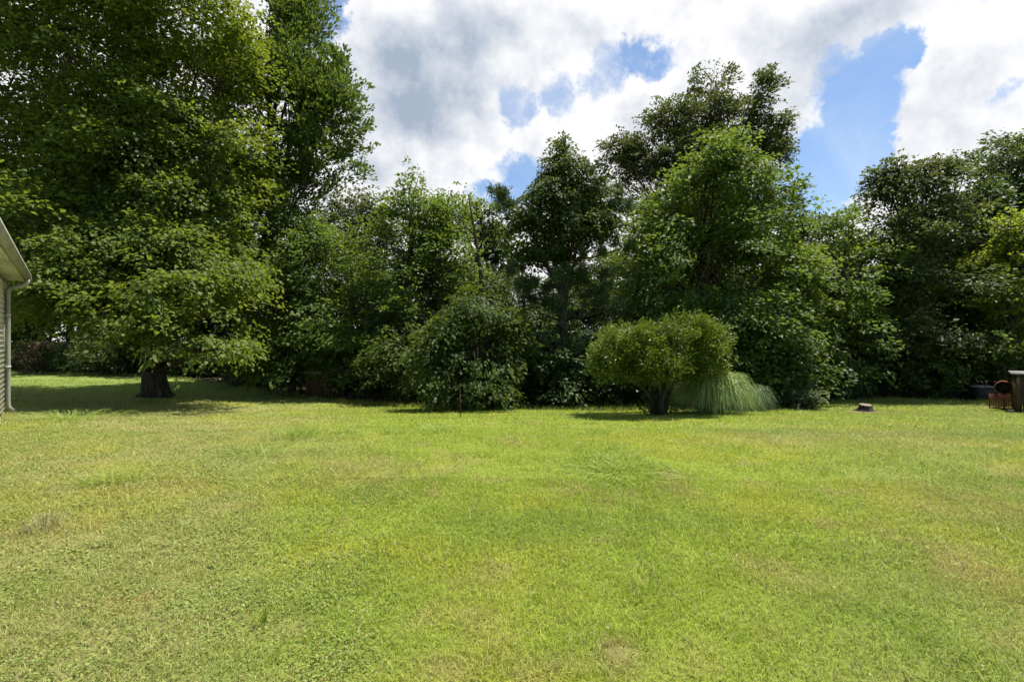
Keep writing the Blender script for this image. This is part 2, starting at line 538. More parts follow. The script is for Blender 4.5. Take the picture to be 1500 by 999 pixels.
def make_turf():
    rng = np.random.default_rng(5)
    V, F, Cc, n0 = [], [], [], 0
    for y0, y1, dens, wd, hh, two in [(1.3, 3.6, 13500, 0.0042, 0.046, True), (3.6, 6, 8500, 0.0060, 0.048, True), (6, 10, 3200, 0.010, 0.050, False),
                                      (10, 16, 950, 0.017, 0.055, False), (16, 26, 330, 0.03, 0.06, False), (13.5, 32, 420, 0.016, 0.24, False)]:
        x, y = scatter(rng, y0, y1, dens)
        p = np.stack([x, y], -1)
        keep = y < edge(x, y) + 0.6 * (rng.random(len(x)) - 0.5)
        clump = fbm(p * 3.1, 91, 3)
        if hh > 0.2:
            ed = edge(x, y) + 0.9 * (fbm(p * 0.9, 95, 3) - 0.5)
            keep = np.abs(y - ed - 0.45) < 0.65 * rng.random(len(x)) ** 0.7
        t = x / y
        weedy = ss(-(t + 0.22), 0, 0.3)
        keep &= rng.random(len(x)) < (0.72 + 0.5 * ss(clump, 0.32, 0.6)) * (1 - 0.4 * weedy)
        for gx, gy, r, k in PATCH:
            if k == 'dirt':
                keep &= ~((np.hypot(x - gx, 1.2 * (y - gy)) < r * 0.75) & (rng.random(len(x)) < 0.85))
        x, y, p, clump = x[keep], y[keep], p[keep], clump[keep]
        n = len(x)
        h = hh * rng.uniform(0.45, 1.15, n) * (0.8 + 0.4 * ss(clump, 0.35, 0.7))
        c = lawn_color(x, y) * rng.uniform(0.85, 1.6, n)[:, None]
        if hh < 0.2:
            tall = (rng.random(n) < 0.02 + 0.10 * ss(fbm(p * 1.7, 97, 3), 0.58, 0.72)) & (y > 1.9)
            h[tall] *= rng.uniform(1.5, 2.6, tall.sum())
        dead = rng.random(n) < 0.10
        c[dead] = np.array([0.42, 0.36, 0.17]) * rng.uniform(0.6, 1.1, dead.sum())[:, None]
        c *= 1 + 0.12 * (rng.random((n, 3)) - 0.5)
        v, f, cc = blades(rng, x, y, h, wd * rng.uniform(0.7, 1.3, n), rng.uniform(0.3, 1.35, n), c, seg2=two)
        V.append(v); F += [q + n0 for q in f]; Cc.append(cc); n0 += len(v)
    o = mesh_np('lawn_grass', np.concatenate(V), F, M['blade'], col=np.concatenate(Cc))
    tag(o, 'short sunlit turf blades all over the lawn', None, None, 'stuff')

    # low broad-leaved weeds (clover, ground ivy) mixed into the turf, thickest on the left
    V, F, Cc, n0 = [], [], [], 0
    for y0, y1, dens, size in [(1.8, 3.6, 5600, 0.0082), (3.6, 6, 2700, 0.0105), (6, 9.5, 950, 0.015)]:
        x, y = scatter(rng, y0, y1, dens)
        p = np.stack([x, y], -1)
        t = x / y
        want = 0.04 + 0.96 * ss(-(t + 0.17) + 0.7 * (fbm(p * 0.9, 101, 3) - 0.5), 0.0, 0.3)
        want *= 0.25 + 0.9 * ss(fbm(p * 2.4, 111, 3), 0.4, 0.62)
        k = rng.random(len(x)) < want
        x, y, p = x[k], y[k], p[k]
        n = len(x)
        z = ground(x, y) + rng.uniform(0.004, 0.035, n)
        s = size * rng.uniform(0.55, 1.3, n)
        az = rng.uniform(0, 6.283, n)
        a = np.stack([np.cos(az), np.sin(az), rng.normal(0, 0.35, n)], -1)
        b = np.stack([-np.sin(az), np.cos(az), rng.normal(0, 0.35, n)], -1)
        q = np.stack([x, y, z], -1)
        ring = []
        for ang, rr in [(0, 0.15), (0.9, 0.75), (2.0, 1.0), (3.14, 0.8), (4.28, 1.0), (5.38, 0.75)]:
            ring.append(q - (a * math.cos(ang) * rr) * s[:, None] + (b * math.sin(ang) * rr) * s[:, None])
        v = np.stack(ring, 1).reshape(-1, 3)
        c = np.array([0.26, 0.31, 0.075]) * rng.uniform(0.65, 1.35, n)[:, None]
        c[rng.random(n) < 0.25] *= np.array([0.8, 1.0, 0.9])
        c[rng.random(n) < 0.12] = np.array([0.36, 0.30, 0.13])
        V.append(v); F.append(np.arange(n)[:, None] * 6 + np.arange(6) + n0); Cc.append(np.repeat(c, 6, 0)); n0 += len(v)
    o = mesh_np('clover', np.concatenate(V), F, M['blade'], col=np.concatenate(Cc))
    tag(o, 'low broad leaved weeds spread through the left of the lawn', None, None, 'stuff')


make_turf()

# ------------------------------------------------------------------ trees
Z3 = np.array([0, 0, 1.0])


def unit(v):
    return v / (np.linalg.norm(v, axis=-1, keepdims=True) + 1e-9)


def lobes_from(px_lobes):
    """(px, py, Y, rx_px, rz_px, ry_m) -> centre, radii in metres"""
    out = []
    for px, py, Y, rx, rz, ry in px_lobes:
        k = Y / 750
        out.append((W(px, py, Y), np.array([rx * k, ry, rz * k])))
    return out


def leaf_quads(rng, pos, axis_, nrm, size, wide=0.72):
    n = len(pos)
    a = unit(axis_)
    nn = unit(nrm - a * (nrm * a).sum(-1, keepdims=True))
    b = np.cross(nn, a)
    s = size[:, None]
    v = np.stack([pos, pos + a * s * 0.42 + b * s * wide / 2 + nn * s * 0.10, pos + a * s - nn * s * 0.12, pos + a * s * 0.42 - b * s * wide / 2 + nn * s * 0.10], 1)
    return v.reshape(-1, 3), np.arange(n)[:, None] * 4 + np.arange(4)


def foliage(seed, lobes, n_leaf, leaf=0.16, spray=0.75, lps=26, droop=0.35, flat=0.11, lift=0.0, gap=0.36, shell=0.28, wide=0.72, rough=0.40, tilt=0.46, low=0.5):
    rng = np.random.default_rng(seed)
    wgt = np.array([r[0] * r[2] + r[1] * r[2] + r[0] * r[1] for _, r in lobes])
    ns = int(n_leaf / lps / (1 - gap * 0.55))
    idx = rng.choice(len(lobes), ns, p=wgt / wgt.sum())
    C0 = np.array([c for c, _ in lobes])[idx]
    RR = np.array([r for _, r in lobes])[idx]
    d = unit(rng.normal(size=(ns, 3)))
    flip = (d[:, 2] < -0.25) & (rng.random(ns) < low)
    d[flip, 2] *= -1
    f = rng.random(ns) ** shell
    bump = 1 + rough * 2 * (fbm((C0 + d * RR) * 0.75 / max(spray, 0.3), seed + 7, 3) - 0.5)
    c = C0 + d * RR * (f * bump)[:, None]
    keep = fbm(c * 0.62 / max(spray, 0.35), seed + 3, 2) > 0.5 - (1 - gap * 2) * 0.17
    keep &= rng.random(ns) > 0.05
    c, d, C0, RR = c[keep], d[keep], C0[keep], RR[keep]
    ns = len(c)
    o = unit(d * RR)
    o[:, 2] = o[:, 2] * 0.4 + lift
    o = unit(o + rng.normal(0, 0.25, (ns, 3)))
    s = unit(np.cross(o, Z3) + 1e-4)
    up = np.cross(s, o)
    sr = spray * rng.uniform(0.6, 1.3, ns)
    m = np.maximum(4, (lps * rng.uniform(0.6, 1.4, ns)).astype(int))
    j = np.repeat(np.arange(ns), m)
    n = len(j)
    u = rng.uniform(-0.7, 1.0, n)
    v = rng.normal(0, 0.36, n) * (1.05 - 0.6 * np.maximum(u, 0))
    w = rng.normal(0, flat, n)
    R_ = sr[j]
    pos = c[j] + o[j] * (u * R_)[:, None] + s[j] * (v * R_)[:, None] + up[j] * (w * R_)[:, None]
    pos[:, 2] -= droop * R_ * (np.maximum(u, 0) ** 2 + 0.6 * v ** 2)
    ax = o[j] + s[j] * (v * 1.3)[:, None] + rng.normal(0, 0.4, (n, 3))
    ax[:, 2] -= droop * 0.9 - lift * 0.6
    nr = Z3 + o[j] * 0.25 + rng.normal(0, tilt, (n, 3))
    size = leaf * rng.uniform(0.6, 1.3, n)
    gzz = ground(pos[:, 0], pos[:, 1]) if rough >= 0 else 0
    ok = pos[:, 2] > gzz + 0.05
    vv, q = leaf_quads(rng, pos[ok], ax[ok], nr[ok], size[ok], wide)
    tint = np.clip(rng.random(ns)[j][ok] * 0.5 + rng.random(ok.sum()) * 0.5, 0, 1)
    return vv, q, np.repeat(tint, 4), c, C0


def trunk_path(rng, base, top, wob=0.25, n=12):
    t = np.linspace(0, 1, n)
    p = base + (top - base) * t[:, None]
    w = np.cumsum(rng.normal(0, wob / math.sqrt(n), (n, 3)), 0)
    w -= w[0]
    w *= np.sin(t * math.pi)[:, None] ** 0.5
    w[:, 2] = 0
    return p + w


def make_tree(name, label, base_px, lobes, mat, n_leaf, r0=0.22, seed=1, top=None, group=None, cat='tree', bark='bark', flare=1.5, limbs=True, twigs=0.35,
              sub=None, base=None, trunks=1, roots=0, **kw):
    """base_px: (px, Y) of the trunk's foot; lobes in photo-derived metres; sub: extra crown parts [(name, lobes, mat, n, kwargs)]"""
    rng = np.random.default_rng(seed)
    if base is None:
        x, y = (base_px[0] - 750) / 750 * base_px[1], base_px[1]
    else:
        x, y = base
    b = np.array([x, y, gz(x, y)])
    root = empty(name, b, label, cat, group)
    L = lobes_from(lobes) if len(lobes[0]) == 6 else lobes
    hi = max(L, key=lambda q: q[0][2] + q[1][2] * 0.3)
    if top is None:
        tp = np.array([0.55 * hi[0][0] + 0.45 * x, 0.6 * hi[0][1] + 0.4 * y, hi[0][2] + hi[1][2] * 0.1])
    else:
        tp = np.asarray(top, float)
    H = tp[2] - b[2]
    stems = []
    for k in range(trunks):
        off = np.array([0, 0, 0]) if trunks == 1 else np.array([rng.normal(0, 0.12), rng.normal(0, 0.1), 0])
        tt = tp if k == 0 else b + (tp - b) * rng.uniform(0.6, 0.95) + np.array([rng.normal(0, 0.14 * H), rng.normal(0, 0.1 * H), 0])
        path = trunk_path(rng, b + off - np.array([0, 0, 0.08]), tt, 0.05 * H, 14)
        zz = (path[:, 2] - b[2]) / H
        rad = r0 * (1 - 0.93 * np.clip(zz, 0, 1) ** 0.9) + r0 * (flare - 1) * np.exp(-np.maximum(zz, 0) * H / 0.35)
        mb = MB().tube(path, rad, 14)
        for q in range(roots):
            an = q * 6.283 / roots + rng.uniform(-.3, .3)
            dd = np.array([math.cos(an), math.sin(an), 0])
            ro = rng.uniform(1.5, 2.0) * r0
            mb.tube([b + dd * r0 * .55 + Z3 * .75, b + dd * r0 * .82 + Z3 * .32, b + dd * r0 * 1.15 + Z3 * .10, b + dd * ro - Z3 * .05], [.07, .13, .12, .05], 7)
        mb.build('trunk', M[bark], root, smooth=True)
        stems.append((path, rad))
    path = stems[0][0]
    kw.setdefault('leaf', 0.16)
    kw['leaf'] *= 0.78
    n_leaf = int(n_leaf * 1.5)
    kw['lps'] = int(kw.get('lps', 26) * 1.35)
    v, q, tint, cs, C0 = foliage(seed * 17 + 3, L, n_leaf, **kw)
    mesh_np('crown', v, q, M[mat], root, tint=tint)
    for s in (sub or []):
        sk = dict(kw); sk.update(s[4]); sk['leaf'] *= 0.8
        v2, q2, t2, cs2, C2 = foliage(seed * 17 + 11, lobes_from(s[1]), s[3], **sk)
        mesh_np(s[0], v2, q2, M[s[2]], root, tint=t2)
        cs = np.concatenate([cs, cs2]); C0 = np.concatenate([C0, C2]); L = L + lobes_from(s[1])
    if limbs:
        for c, r in L:
            pth, rd = stems[rng.integers(len(stems))]
            zt = min(b[2] + (c[2] - b[2]) * rng.uniform(0.5, 0.7), tp[2] - 0.2)
            i = int(np.argmin(np.abs(pth[:, 2] - zt)))
            i = max(1, i)
            a = pth[i]
            e = c + np.array([0, 0, r[2] * 0.35])
            mid = a * 0.5 + e * 0.5 + np.array([0, 0, -0.06 * np.linalg.norm(e - a)]) + rng.normal(0, 0.12, 3)
            tt = np.linspace(0, 1, 8)[:, None]
            lp = (1 - tt) ** 2 * a + 2 * tt * (1 - tt) * mid + tt ** 2 * e
            r1 = min(rd[i] * 0.62, 0.13 * r0 / 0.22)
            mb = MB().tube(lp, np.linspace(r1, 0.02, 8), 6)
            near = np.where(np.linalg.norm(C0 - c, axis=1) < 1e-6)[0]
            near = near[rng.random(len(near)) < twigs]
            for k in near[:90]:
                s0 = lp[rng.integers(3, 8)]
                e0 = cs[k]
                md = s0 * 0.5 + e0 * 0.5 + rng.normal(0, 0.08, 3) + np.array([0, 0, 0.08])
                mb.tube([s0, md, e0], [0.022, 0.015, 0.006], 4, cap=False)
            mb.build('limb', M[bark], root, smooth=True)
    return root


# --- the big yard maple on the left and the silver maple behind it
make_tree('maple_tree', 'huge spreading maple with thick dark trunk standing on the lawn beside the house', (229, 20), [
    (150, -140, 20, 190, 150, 4.5), (200, 60, 20, 170, 130, 4.5), (60, 60, 19, 150, 150, 4), (-90, 130, 19, 130, 200, 4), (300, 110, 19.5, 80, 110, 3),
    (235, 240, 19.5, 130, 90, 3.6), (60, 290, 19, 130, 95, 3.6), (330, 250, 20, 60, 75, 2.4), (-60, 340, 19, 90, 70, 3),
    (150, 340, 19, 150, 60, 3), (150, 230, 18, 110, 80, 2.4), (280, 310, 18.5, 80, 50, 2.4), (90, 150, 17.5, 110, 80, 2.4), (30, 390, 18, 60, 50, 2), (20, 330, 15, 60, 60, 1.6), (300, 365, 18.5, 70, 40, 2), (210, 365, 17, 90, 46, 1.8), (250, 400, 17, 90, 40, 1.6)], 'maple', 150000, r0=0.39, seed=11, flare=1.35, roots=7, leaf=0.20, spray=1.0, lps=34, droop=0.35, gap=0.33, rough=0.36, twigs=0.2, top=W(200, 0, 20), shell=0.2,
    sub=[('low_bough', [(120, 415, 15.4, 60, 40, 1.5), (200, 450, 15.0, 84, 36, 1.6), (275, 435, 15.2, 60, 38, 1.5), (245, 490, 14.8, 60, 36, 1.4),
                        (318, 505, 15.2, 46, 28, 1.4), (310, 465, 15.4, 52, 34, 1.4), (150, 375, 16.0, 90, 34, 1.7), (255, 380, 16.4, 70, 36, 1.7), (60, 385, 15.2, 60, 40, 1.5), (330, 390, 17.5, 50, 40, 1.6), (180, 480, 15.4, 50, 26, 1.3), (90, 440, 14.6, 40, 26, 1.2), (30, 440, 15, 40, 30, 1.3), (340, 440, 16.5, 40, 40, 1.4)], 'maple', 38000,
          dict(leaf=0.17, spray=0.6, droop=0.6, gap=0.46, lps=36, flat=0.14))])
make_tree('silver_maple', 'tall silver maple with feathery upswept twigs rising right of the huge maple', (352, 25), [
    (395, 40, 25, 40, 90, 3), (450, 60, 25.5, 32, 75, 2.2), (440, 160, 25, 72, 80, 3.2), (485, 180, 24.5, 44, 60, 2.4), (470, 250, 24.5, 48, 42, 2.4), (395, 140, 25, 70, 120, 3.4),
    (400, 290, 25, 80, 55, 3), (345, 300, 25, 60, 90, 3), (440, 345, 24.5, 42, 36, 2.2), (500, 125, 25, 22, 36, 1.6)], 'silver', 50000, r0=0.34, seed=12, leaf=0.27, spray=0.75,
    lps=26, droop=-0.1, lift=0.45, gap=0.46, rough=0.5, tilt=0.6, twigs=0.25, wide=0.55, top=W(415, 30, 25))
# --- far left, beyond the lawn
make_tree('shade_tree', 'dark bushy tree beyond the lawn, behind the huge maple trunk', (150, 32), [
    (150, 420, 32, 120, 70, 3), (60, 440, 32, 80, 60, 3), (240, 440, 32, 80, 60, 3), (300, 400, 31, 60, 80, 3), (20, 400, 33, 70, 70, 3)], 'dark', 16000, seed=13, leaf=0.27, spray=1.1)
make_tree('hemlock_shrub', 'pale feathery evergreen shrub at far lawn edge left of the maple trunk', (150, 29.5), [
    (135, 525, 29.5, 48, 20, 1.6), (155, 508, 29.5, 30, 20, 1.4), (185, 535, 29, 40, 14, 1.3), (105, 510, 29.8, 30, 16, 1.2), (100, 535, 29.5, 26, 12, 1)], 'pale', 6000,
    seed=14, leaf=0.16, spray=0.8, flat=0.06, droop=0.12, r0=0.08, cat='shrub', wide=0.4)
make_tree('red_leaved_shrub', 'small pinkish leaved shrub at far lawn edge beside the house downspout', (52, 30), [
    (52, 520, 30, 17, 16, 0.7), (40, 535, 30, 18, 12, 0.6), (60, 508, 30, 12, 9, 0.5)], 'rose', 1500, seed=15, leaf=0.15, spray=0.4, r0=0.05, cat='shrub')
# --- left of centre
make_tree('drooping_tree', 'light green tree with drooping boughs between the two maples and tall round tree', (425, 22.5), [
    (420, 440, 22, 58, 60, 2), (465, 385, 22, 45, 50, 1.8), (400, 515, 21, 50, 34, 1.6), (468, 490, 21, 42, 50, 1.6), (440, 340, 23, 35, 34, 1.6), (380, 450, 22.5, 34, 60, 1.6),
    (430, 545, 20.5, 46, 20, 1.3)], 'green', 17000, r0=0.16, seed=16, leaf=0.19, spray=0.8, droop=0.55, gap=0.36)
make_tree('tall_round_tree', 'tall round topped tree left of the dead snag, with a soft pointed crown', (600, 21.5), [
    (621, 272, 22.5, 26, 34, 1.1), (620, 300, 22.5, 40, 36, 1.6), (612, 335, 22, 58, 44, 2), (590, 390, 22, 80, 65, 2.6), (545, 470, 21, 66, 60, 2.2), (648, 410, 22, 55, 75, 2.2), (600, 490, 20.5, 80, 60, 2.2),
    (660, 330, 23, 34, 50, 1.6), (530, 530, 20.5, 50, 45, 1.6)], 'green', 28000, r0=0.22, seed=17, leaf=0.18, spray=0.75, gap=0.34, lift=0.12)
make_tree('locust_tree', 'greyish loose tree peeking out between the silver maple and the round topped tree', (535, 29), [
    (540, 310, 29, 42, 32, 1.8), (510, 345, 29, 45, 45, 2), (555, 360, 29, 50, 50, 2), (500, 300, 30, 20, 20, 1)], 'oak', 9000, seed=18, leaf=0.22, spray=0.8, gap=0.44)
make_tree('dogwood_tree', 'low dark dogwood drooping to the lawn behind the thin rusty stake', (672, 15.9), [
    (693, 462, 15.8, 42, 34, 1.3), (655, 500, 15.6, 40, 40, 1.4), (700, 520, 15.3, 56, 45, 1.4), (642, 550, 15.2, 34, 32, 1.1), (690, 570, 15, 60, 26, 1.2), (738, 500, 15.8, 30, 60, 1.1),
    (610, 520, 15.5, 10, 10, 0.5), (702, 432, 15.9, 30, 24, 0.9)], 'vine', 17000, r0=0.1, seed=19, leaf=0.16, spray=0.5, droop=0.7, gap=0.40, lps=22, low=0.1, trunks=3, wide=0.6)
# --- dead snag wrapped in vine, and the vine-hung tree behind
def make_snag():
    rng = np.random.default_rng(4)
    bp = W(712, 590, 21.4); bp[2] = gz(bp[0], bp[1])
    r = empty('dead_snag', bp, 'leaning dead trunk with bare stubs, between round tree and pine', 'dead tree')
    p = np.array([bp, W(712, 500, 21.4), W(708, 430, 21.4), W(700, 370, 21.4), W(692, 320, 21.4), W(686, 285, 21.4)])
    mb = MB().tube(p, [0.14, 0.12, 0.10, 0.075, 0.05, 0.02], 9)
    mb.build('trunk', M['bark'], r, smooth=True)
    for a, e, q in [((704, 400), (672, 310), .05), ((700, 370), (716, 330), .05), ((696, 345), (676, 318), .03), ((710, 450), (735, 415), .04)]:
        A, E = W(*a, 21.4), W(*e, 21.4)
        MB().tube([A, (A + E) / 2 + rng.normal(0, .06, 3), E], [q * .7, q * .5, .01], 6).build('dead_branch', M['bark'], r, smooth=True)


make_snag()
make_tree('vine_hung_tree', 'tree hung with vines just behind the leaning dead trunk', (716, 26.5), [
    (705, 318, 26.5, 24, 24, 1.1), (690, 350, 26.5, 30, 40, 1.2), (735, 375, 26, 28, 46, 1.2), (700, 420, 26, 50, 50, 1.8), (722, 330, 26.5, 14, 24, 0.8)], 'green', 11000, seed=20, leaf=0.19,
    spray=0.55, droop=0.7, gap=0.3)
# --- the pine smothered in vine
def make_pine():
    root = make_tree('vine_covered_pine', 'dark pine with a pointed top smothered in vine, bare trunk showing below', (821, 18.2), [
        (824, 222, 18, 14, 24, 0.4), (826, 255, 18, 30, 30, 0.8), (815, 295, 18, 52, 32, 1.2), (860, 290, 18, 36, 28, 1.0), (800, 335, 18, 58, 30, 1.3), (845, 330, 17.8, 56, 30, 1.3),
        (765, 330, 18, 30, 26, 0.8), (790, 375, 18, 40, 16, 1.0), (880, 330, 18, 24, 24, 0.8)], 'vine', 30000, r0=0.2, seed=21, leaf=0.13, spray=0.42, droop=0.8, gap=0.16, lps=22,
        top=W(824, 200, 18), flare=1.25, twigs=0.1)
    rng = np.random.default_rng(77)
    tufts = [(737, 288, 13), (742, 296, 11), (870, 262, 16), (900, 292, 18), (892, 312, 18), (845, 300, 14), (858, 282, 12), (832, 385, 20), (845, 395, 18), (815, 400, 16), (908, 300, 12),
             (904, 447, 11), (780, 420, 16), (795, 432, 14), (850, 418, 14), (765, 400, 14), (880, 360, 16), (772, 445, 12), (870, 440, 13), (812, 442, 13), (885, 415, 12), (925, 360, 10)]
    V, Q, T, n0 = [], [], [], 0
    br = MB()
    for px, py, r in tufts:
        c = W(px, py, 18 + rng.uniform(-0.8, 0.5))
        for k in range(5):
            cc = c + rng.normal(0, 0.45, 3) * (r / 18) * 0.62
            n = 150
            d = unit(rng.normal(size=(n, 3)) + np.array([0, 0, 0.55]))
            L = 0.26 * rng.uniform(0.6, 1.2, n)
            v, q = leaf_quads(rng, np.repeat(cc[None], n, 0) + rng.normal(0, 0.07, (n, 3)), d, rng.normal(size=(n, 3)), L, 0.11)
            V.append(v); Q.append(q + n0); n0 += len(v); T.append(np.repeat(rng.random(n), 4))
        a = W(821, min(py + 25, 560), 18.1)
        br.tube([a, a * .5 + c * .5 + np.array([0, 0, -.1]), c], [.035, .025, .012], 5)
    mesh_np('needle_tufts', np.concatenate(V), np.concatenate(Q), M['needle'], root, tint=np.concatenate(T))
    br.build('needle_branches', M['bark'], root, smooth=True)


make_pine()
# --- the oak and the maple right of the pine
make_tree('oak_tree', 'tallest tree, a dark gappy oak rising behind the broad maple', (1040, 27.5), [
    (1042, 135, 28, 30, 40, 1.6), (1070, 180, 28, 50, 40, 2), (1115, 140, 28, 22, 36, 1.3), (1135, 190, 28, 32, 20, 1.4), (985, 185, 28, 44, 34, 1.8), (908, 235, 28, 34, 32, 1.7),
    (960, 250, 28, 60, 50, 2.4), (1105, 235, 28, 42, 34, 1.8), (1020, 240, 27.5, 60, 60, 2.4), (1125, 215, 28, 22, 36, 1.2), (1030, 340, 28, 110, 70, 3)], 'oak', 62000, r0=0.3, seed=22, leaf=0.20,
    spray=0.62, gap=0.32, rough=0.34, lift=0.15, twigs=0.3, wide=0.6, top=W(1050, 130, 28))
make_tree('broad_maple', 'broad full green maple between the pine and the spruce tip, behind the clipped bush', (1040, 19.3), [
    (1050, 225, 19, 32, 30, 1.1), (1045, 275, 19, 70, 46, 2.2), (990, 330, 19, 64, 60, 2.2), (1100, 320, 19, 60, 60, 2.2), (1040, 390, 18.4, 105, 70, 2.8), (960, 420, 18.8, 48, 70, 1.9),
    (1125, 420, 18.8, 58, 66, 2.1), (1060, 480, 18.2, 110, 56, 2.6), (1122, 500, 18.2, 44, 50, 1.8), (1090, 550, 18, 54, 34, 1.8), (960, 500, 18.8, 60, 50, 2)], 'green', 52000, r0=0.26, seed=23,
    leaf=0.18, spray=0.78, droop=0.4, gap=0.38, rough=0.42, lps=28, twigs=0.2)
def make_spruce(name, label, px, Y, top_py, wpx, seed, n=12):
    rng = np.random.default_rng(seed)
    x = (px - 750) / 750 * Y
    b = np.array([x, Y, gz(x, Y)])
    r = empty(name, b, label, 'tree')
    t = W(px, top_py, Y)
    MB().tube(trunk_path(rng, b, t, 0.1), np.linspace(0.16, 0.012, 12), 8).build('trunk', M['bark'], r, smooth=True)
    H = t[2] - b[2]
    V, Q, T, n0 = [], [], [], 0
    br = MB()
    z = b[2] + 1.2
    while z < t[2] - 0.1:
        k = (t[2] - z) / H
        L = wpx * Y / 750 * (k ** 0.8) + 0.12
        for a in np.arange(5) * 1.2566 + rng.uniform(0, 6):
            d = np.array([math.cos(a), math.sin(a), 0.25 if k < 0.35 else -0.05])
            L_ = L * rng.uniform(0.75, 1.1)
            p0 = np.array([x, Y, z])
            e = p0 + d * L_
            br.tube([p0, (p0 + e) / 2 + np.array([0, 0, -.04 * L_]), e], [.02, .014, .006], 4, cap=False)
            m = max(12, int(85 * L_))
            u = rng.uniform(0.12, 1.0, m)
            pos = p0 + (e - p0) * u[:, None]
            s = np.cross(d, Z3); s /= np.linalg.norm(s)
            sd = np.sign(rng.normal(size=m))
            ax = d * 0.7 + s * sd[:, None] + rng.normal(0, .25, (m, 3)) - Z3 * 0.12
            v, q = leaf_quads(rng, pos, ax, Z3 + rng.normal(0, .3, (m, 3)), 0.34 * (1.1 - 0.6 * u) * min(1.4, 0.5 + L_ * .4) * rng.uniform(.7, 1.2, m), 0.2)
            V.append(v); Q.append(q + n0); n0 += len(v); T.append(np.repeat(rng.random(m), 4))
        z += 0.17 + 0.16 * k
    mesh_np('crown', np.concatenate(V), np.concatenate(Q), M['needle'], r, tint=np.concatenate(T))
    br.build('branches', M['bark'], r)


make_spruce('spruce_tree', 'narrow bluish spruce whose spiky tip shows right of the broad maple', 1166, 22, 262, 62, 31)
make_tree('sweetgum_tree', 'layered light green tree at right shoulder of the broad maple', (1195, 18.8), [
    (1168, 470, 18.6, 28, 50, 1.3), (1168, 540, 18, 24, 32, 1.0), (1155, 400, 19, 34, 50, 1.3), (1160, 575, 17.6, 24, 14, .8)], 'maple', 8000, r0=0.1, seed=24, leaf=0.17, spray=0.7, droop=0.3, flat=0.07, gap=0.38)
# --- right side woodland edge
make_tree('hickory_tree', 'mid green tree right of the spruce tip, under the patch of blue sky', (1225, 21.6), [
    (1215, 345, 21.4, 50, 36, 2), (1205, 420, 21, 55, 60, 2.2), (1262, 410, 21.4, 46, 70, 2), (1225, 500, 20.4, 66, 56, 2.2), (1250, 340, 22, 24.5, 30, 1.3)], 'green', 19000, seed=25, leaf=0.19, spray=0.7, gap=0.36)
make_tree('tulip_tree', 'tall greyish green tree, highest of the right hand trees left of the lime one', (1335, 23), [
    (1325, 285, 22.4, 46, 40, 2.2), (1355, 262, 22.4, 36, 21.2, 1.6), (1365, 330, 22.4, 44, 50, 2.2), (1310, 370, 21.8, 46, 60, 2.2), (1350, 430, 21.4, 60, 60, 2.4), (1320, 500, 21.2, 66, 55, 2.4), (1300, 270, 23, 21.2, 24, 1.2)],
    'oak', 25000, seed=26, leaf=0.20, spray=0.7, gap=0.36, lift=0.1)
make_tree('beech_tree', 'thin crowned tree standing between the tall greyish tree and the frame-edge oak', (1405, 25), [
    (1405, 262, 24.5, 23, 30, 1.5), (1420, 310, 24.5, 46, 45, 2.2), (1400, 380, 24.5, 46, 70, 2.4), (1390, 470, 24, 50, 60, 2.4)], 'dark', 13000, seed=27, leaf=0.22, spray=0.7, gap=0.42)
make_tree('edge_oak', 'dark high oak at the right end of the skyline behind the lime green tree', (1500, 26), [
    (1490, 215, 25.5, 42, 34, 2), (1470, 250, 25.5, 34, 30, 1.8), (1530, 240, 25.5, 60, 60, 3), (1460, 300, 25.5, 46, 36, 2.2), (1510, 320, 25.5, 80, 60, 3), (1490, 400, 24.5, 80, 60, 3)], 'dark', 24000, r0=0.3, seed=28, leaf=0.22,
    spray=0.8, gap=0.38)
make_tree('lime_green_tree', 'bright lime green tree above the low shed on the right', (1485, 20.5), [
    (1478, 345, 20.5, 42, 34, 1.7), (1500, 390, 20.3, 62, 46, 2), (1445, 430, 20, 34, 36, 1.4), (1490, 460, 20, 66, 40, 2), (1440, 495, 19.6, 32, 24, 1.2), (1530, 370, 20.5, 50, 60, 2), (1560, 460, 20.5, 60, 60, 2)], 'lime', 19000,
    r0=0.16, seed=29, leaf=0.17, spray=0.75, droop=0.3, flat=0.08, gap=0.40)


# ------------------------------------------------------------------ copies: woodland behind and shrubs along the edge
def copy_tree(o, parent=None):
    c = o.copy()
    COL.objects.link(c)
    c.parent = parent
    for ch in list(o.children):
        copy_tree(ch, c)
    return c


def proto(name, mat, seed, H, rad, n, leaf, cat, group, label, **kw):
    """a stand-alone tree or shrub modelled at the far field, H metres high"""
    x, y = 0.0, 60.0
    z0 = gz(x, y)
    rng = np.random.default_rng(seed)
    L = []
    for k in range(7 if H > 5 else 5):
        f = (0.34 + 0.56 * k / 6) if H > 5 else rng.uniform(0.25, 0.8)
        rr = rad * (0.75 - 0.45 * abs(f - 0.5)) * rng.uniform(0.75, 1.1)
        a = rng.uniform(0, 6.28)
        L.append((np.array([x + math.cos(a) * rad * 0.4, y + math.sin(a) * rad * 0.4, z0 + H * f - rr * 0.3]), np.array([rr, rr, rr * (0.8 if H > 5 else 0.7)])))
    return make_tree(name, label, None, L, mat, n, seed=seed, base=(x, y), leaf=leaf, cat=cat, group=group, r0=0.2 * H / 11, **kw)


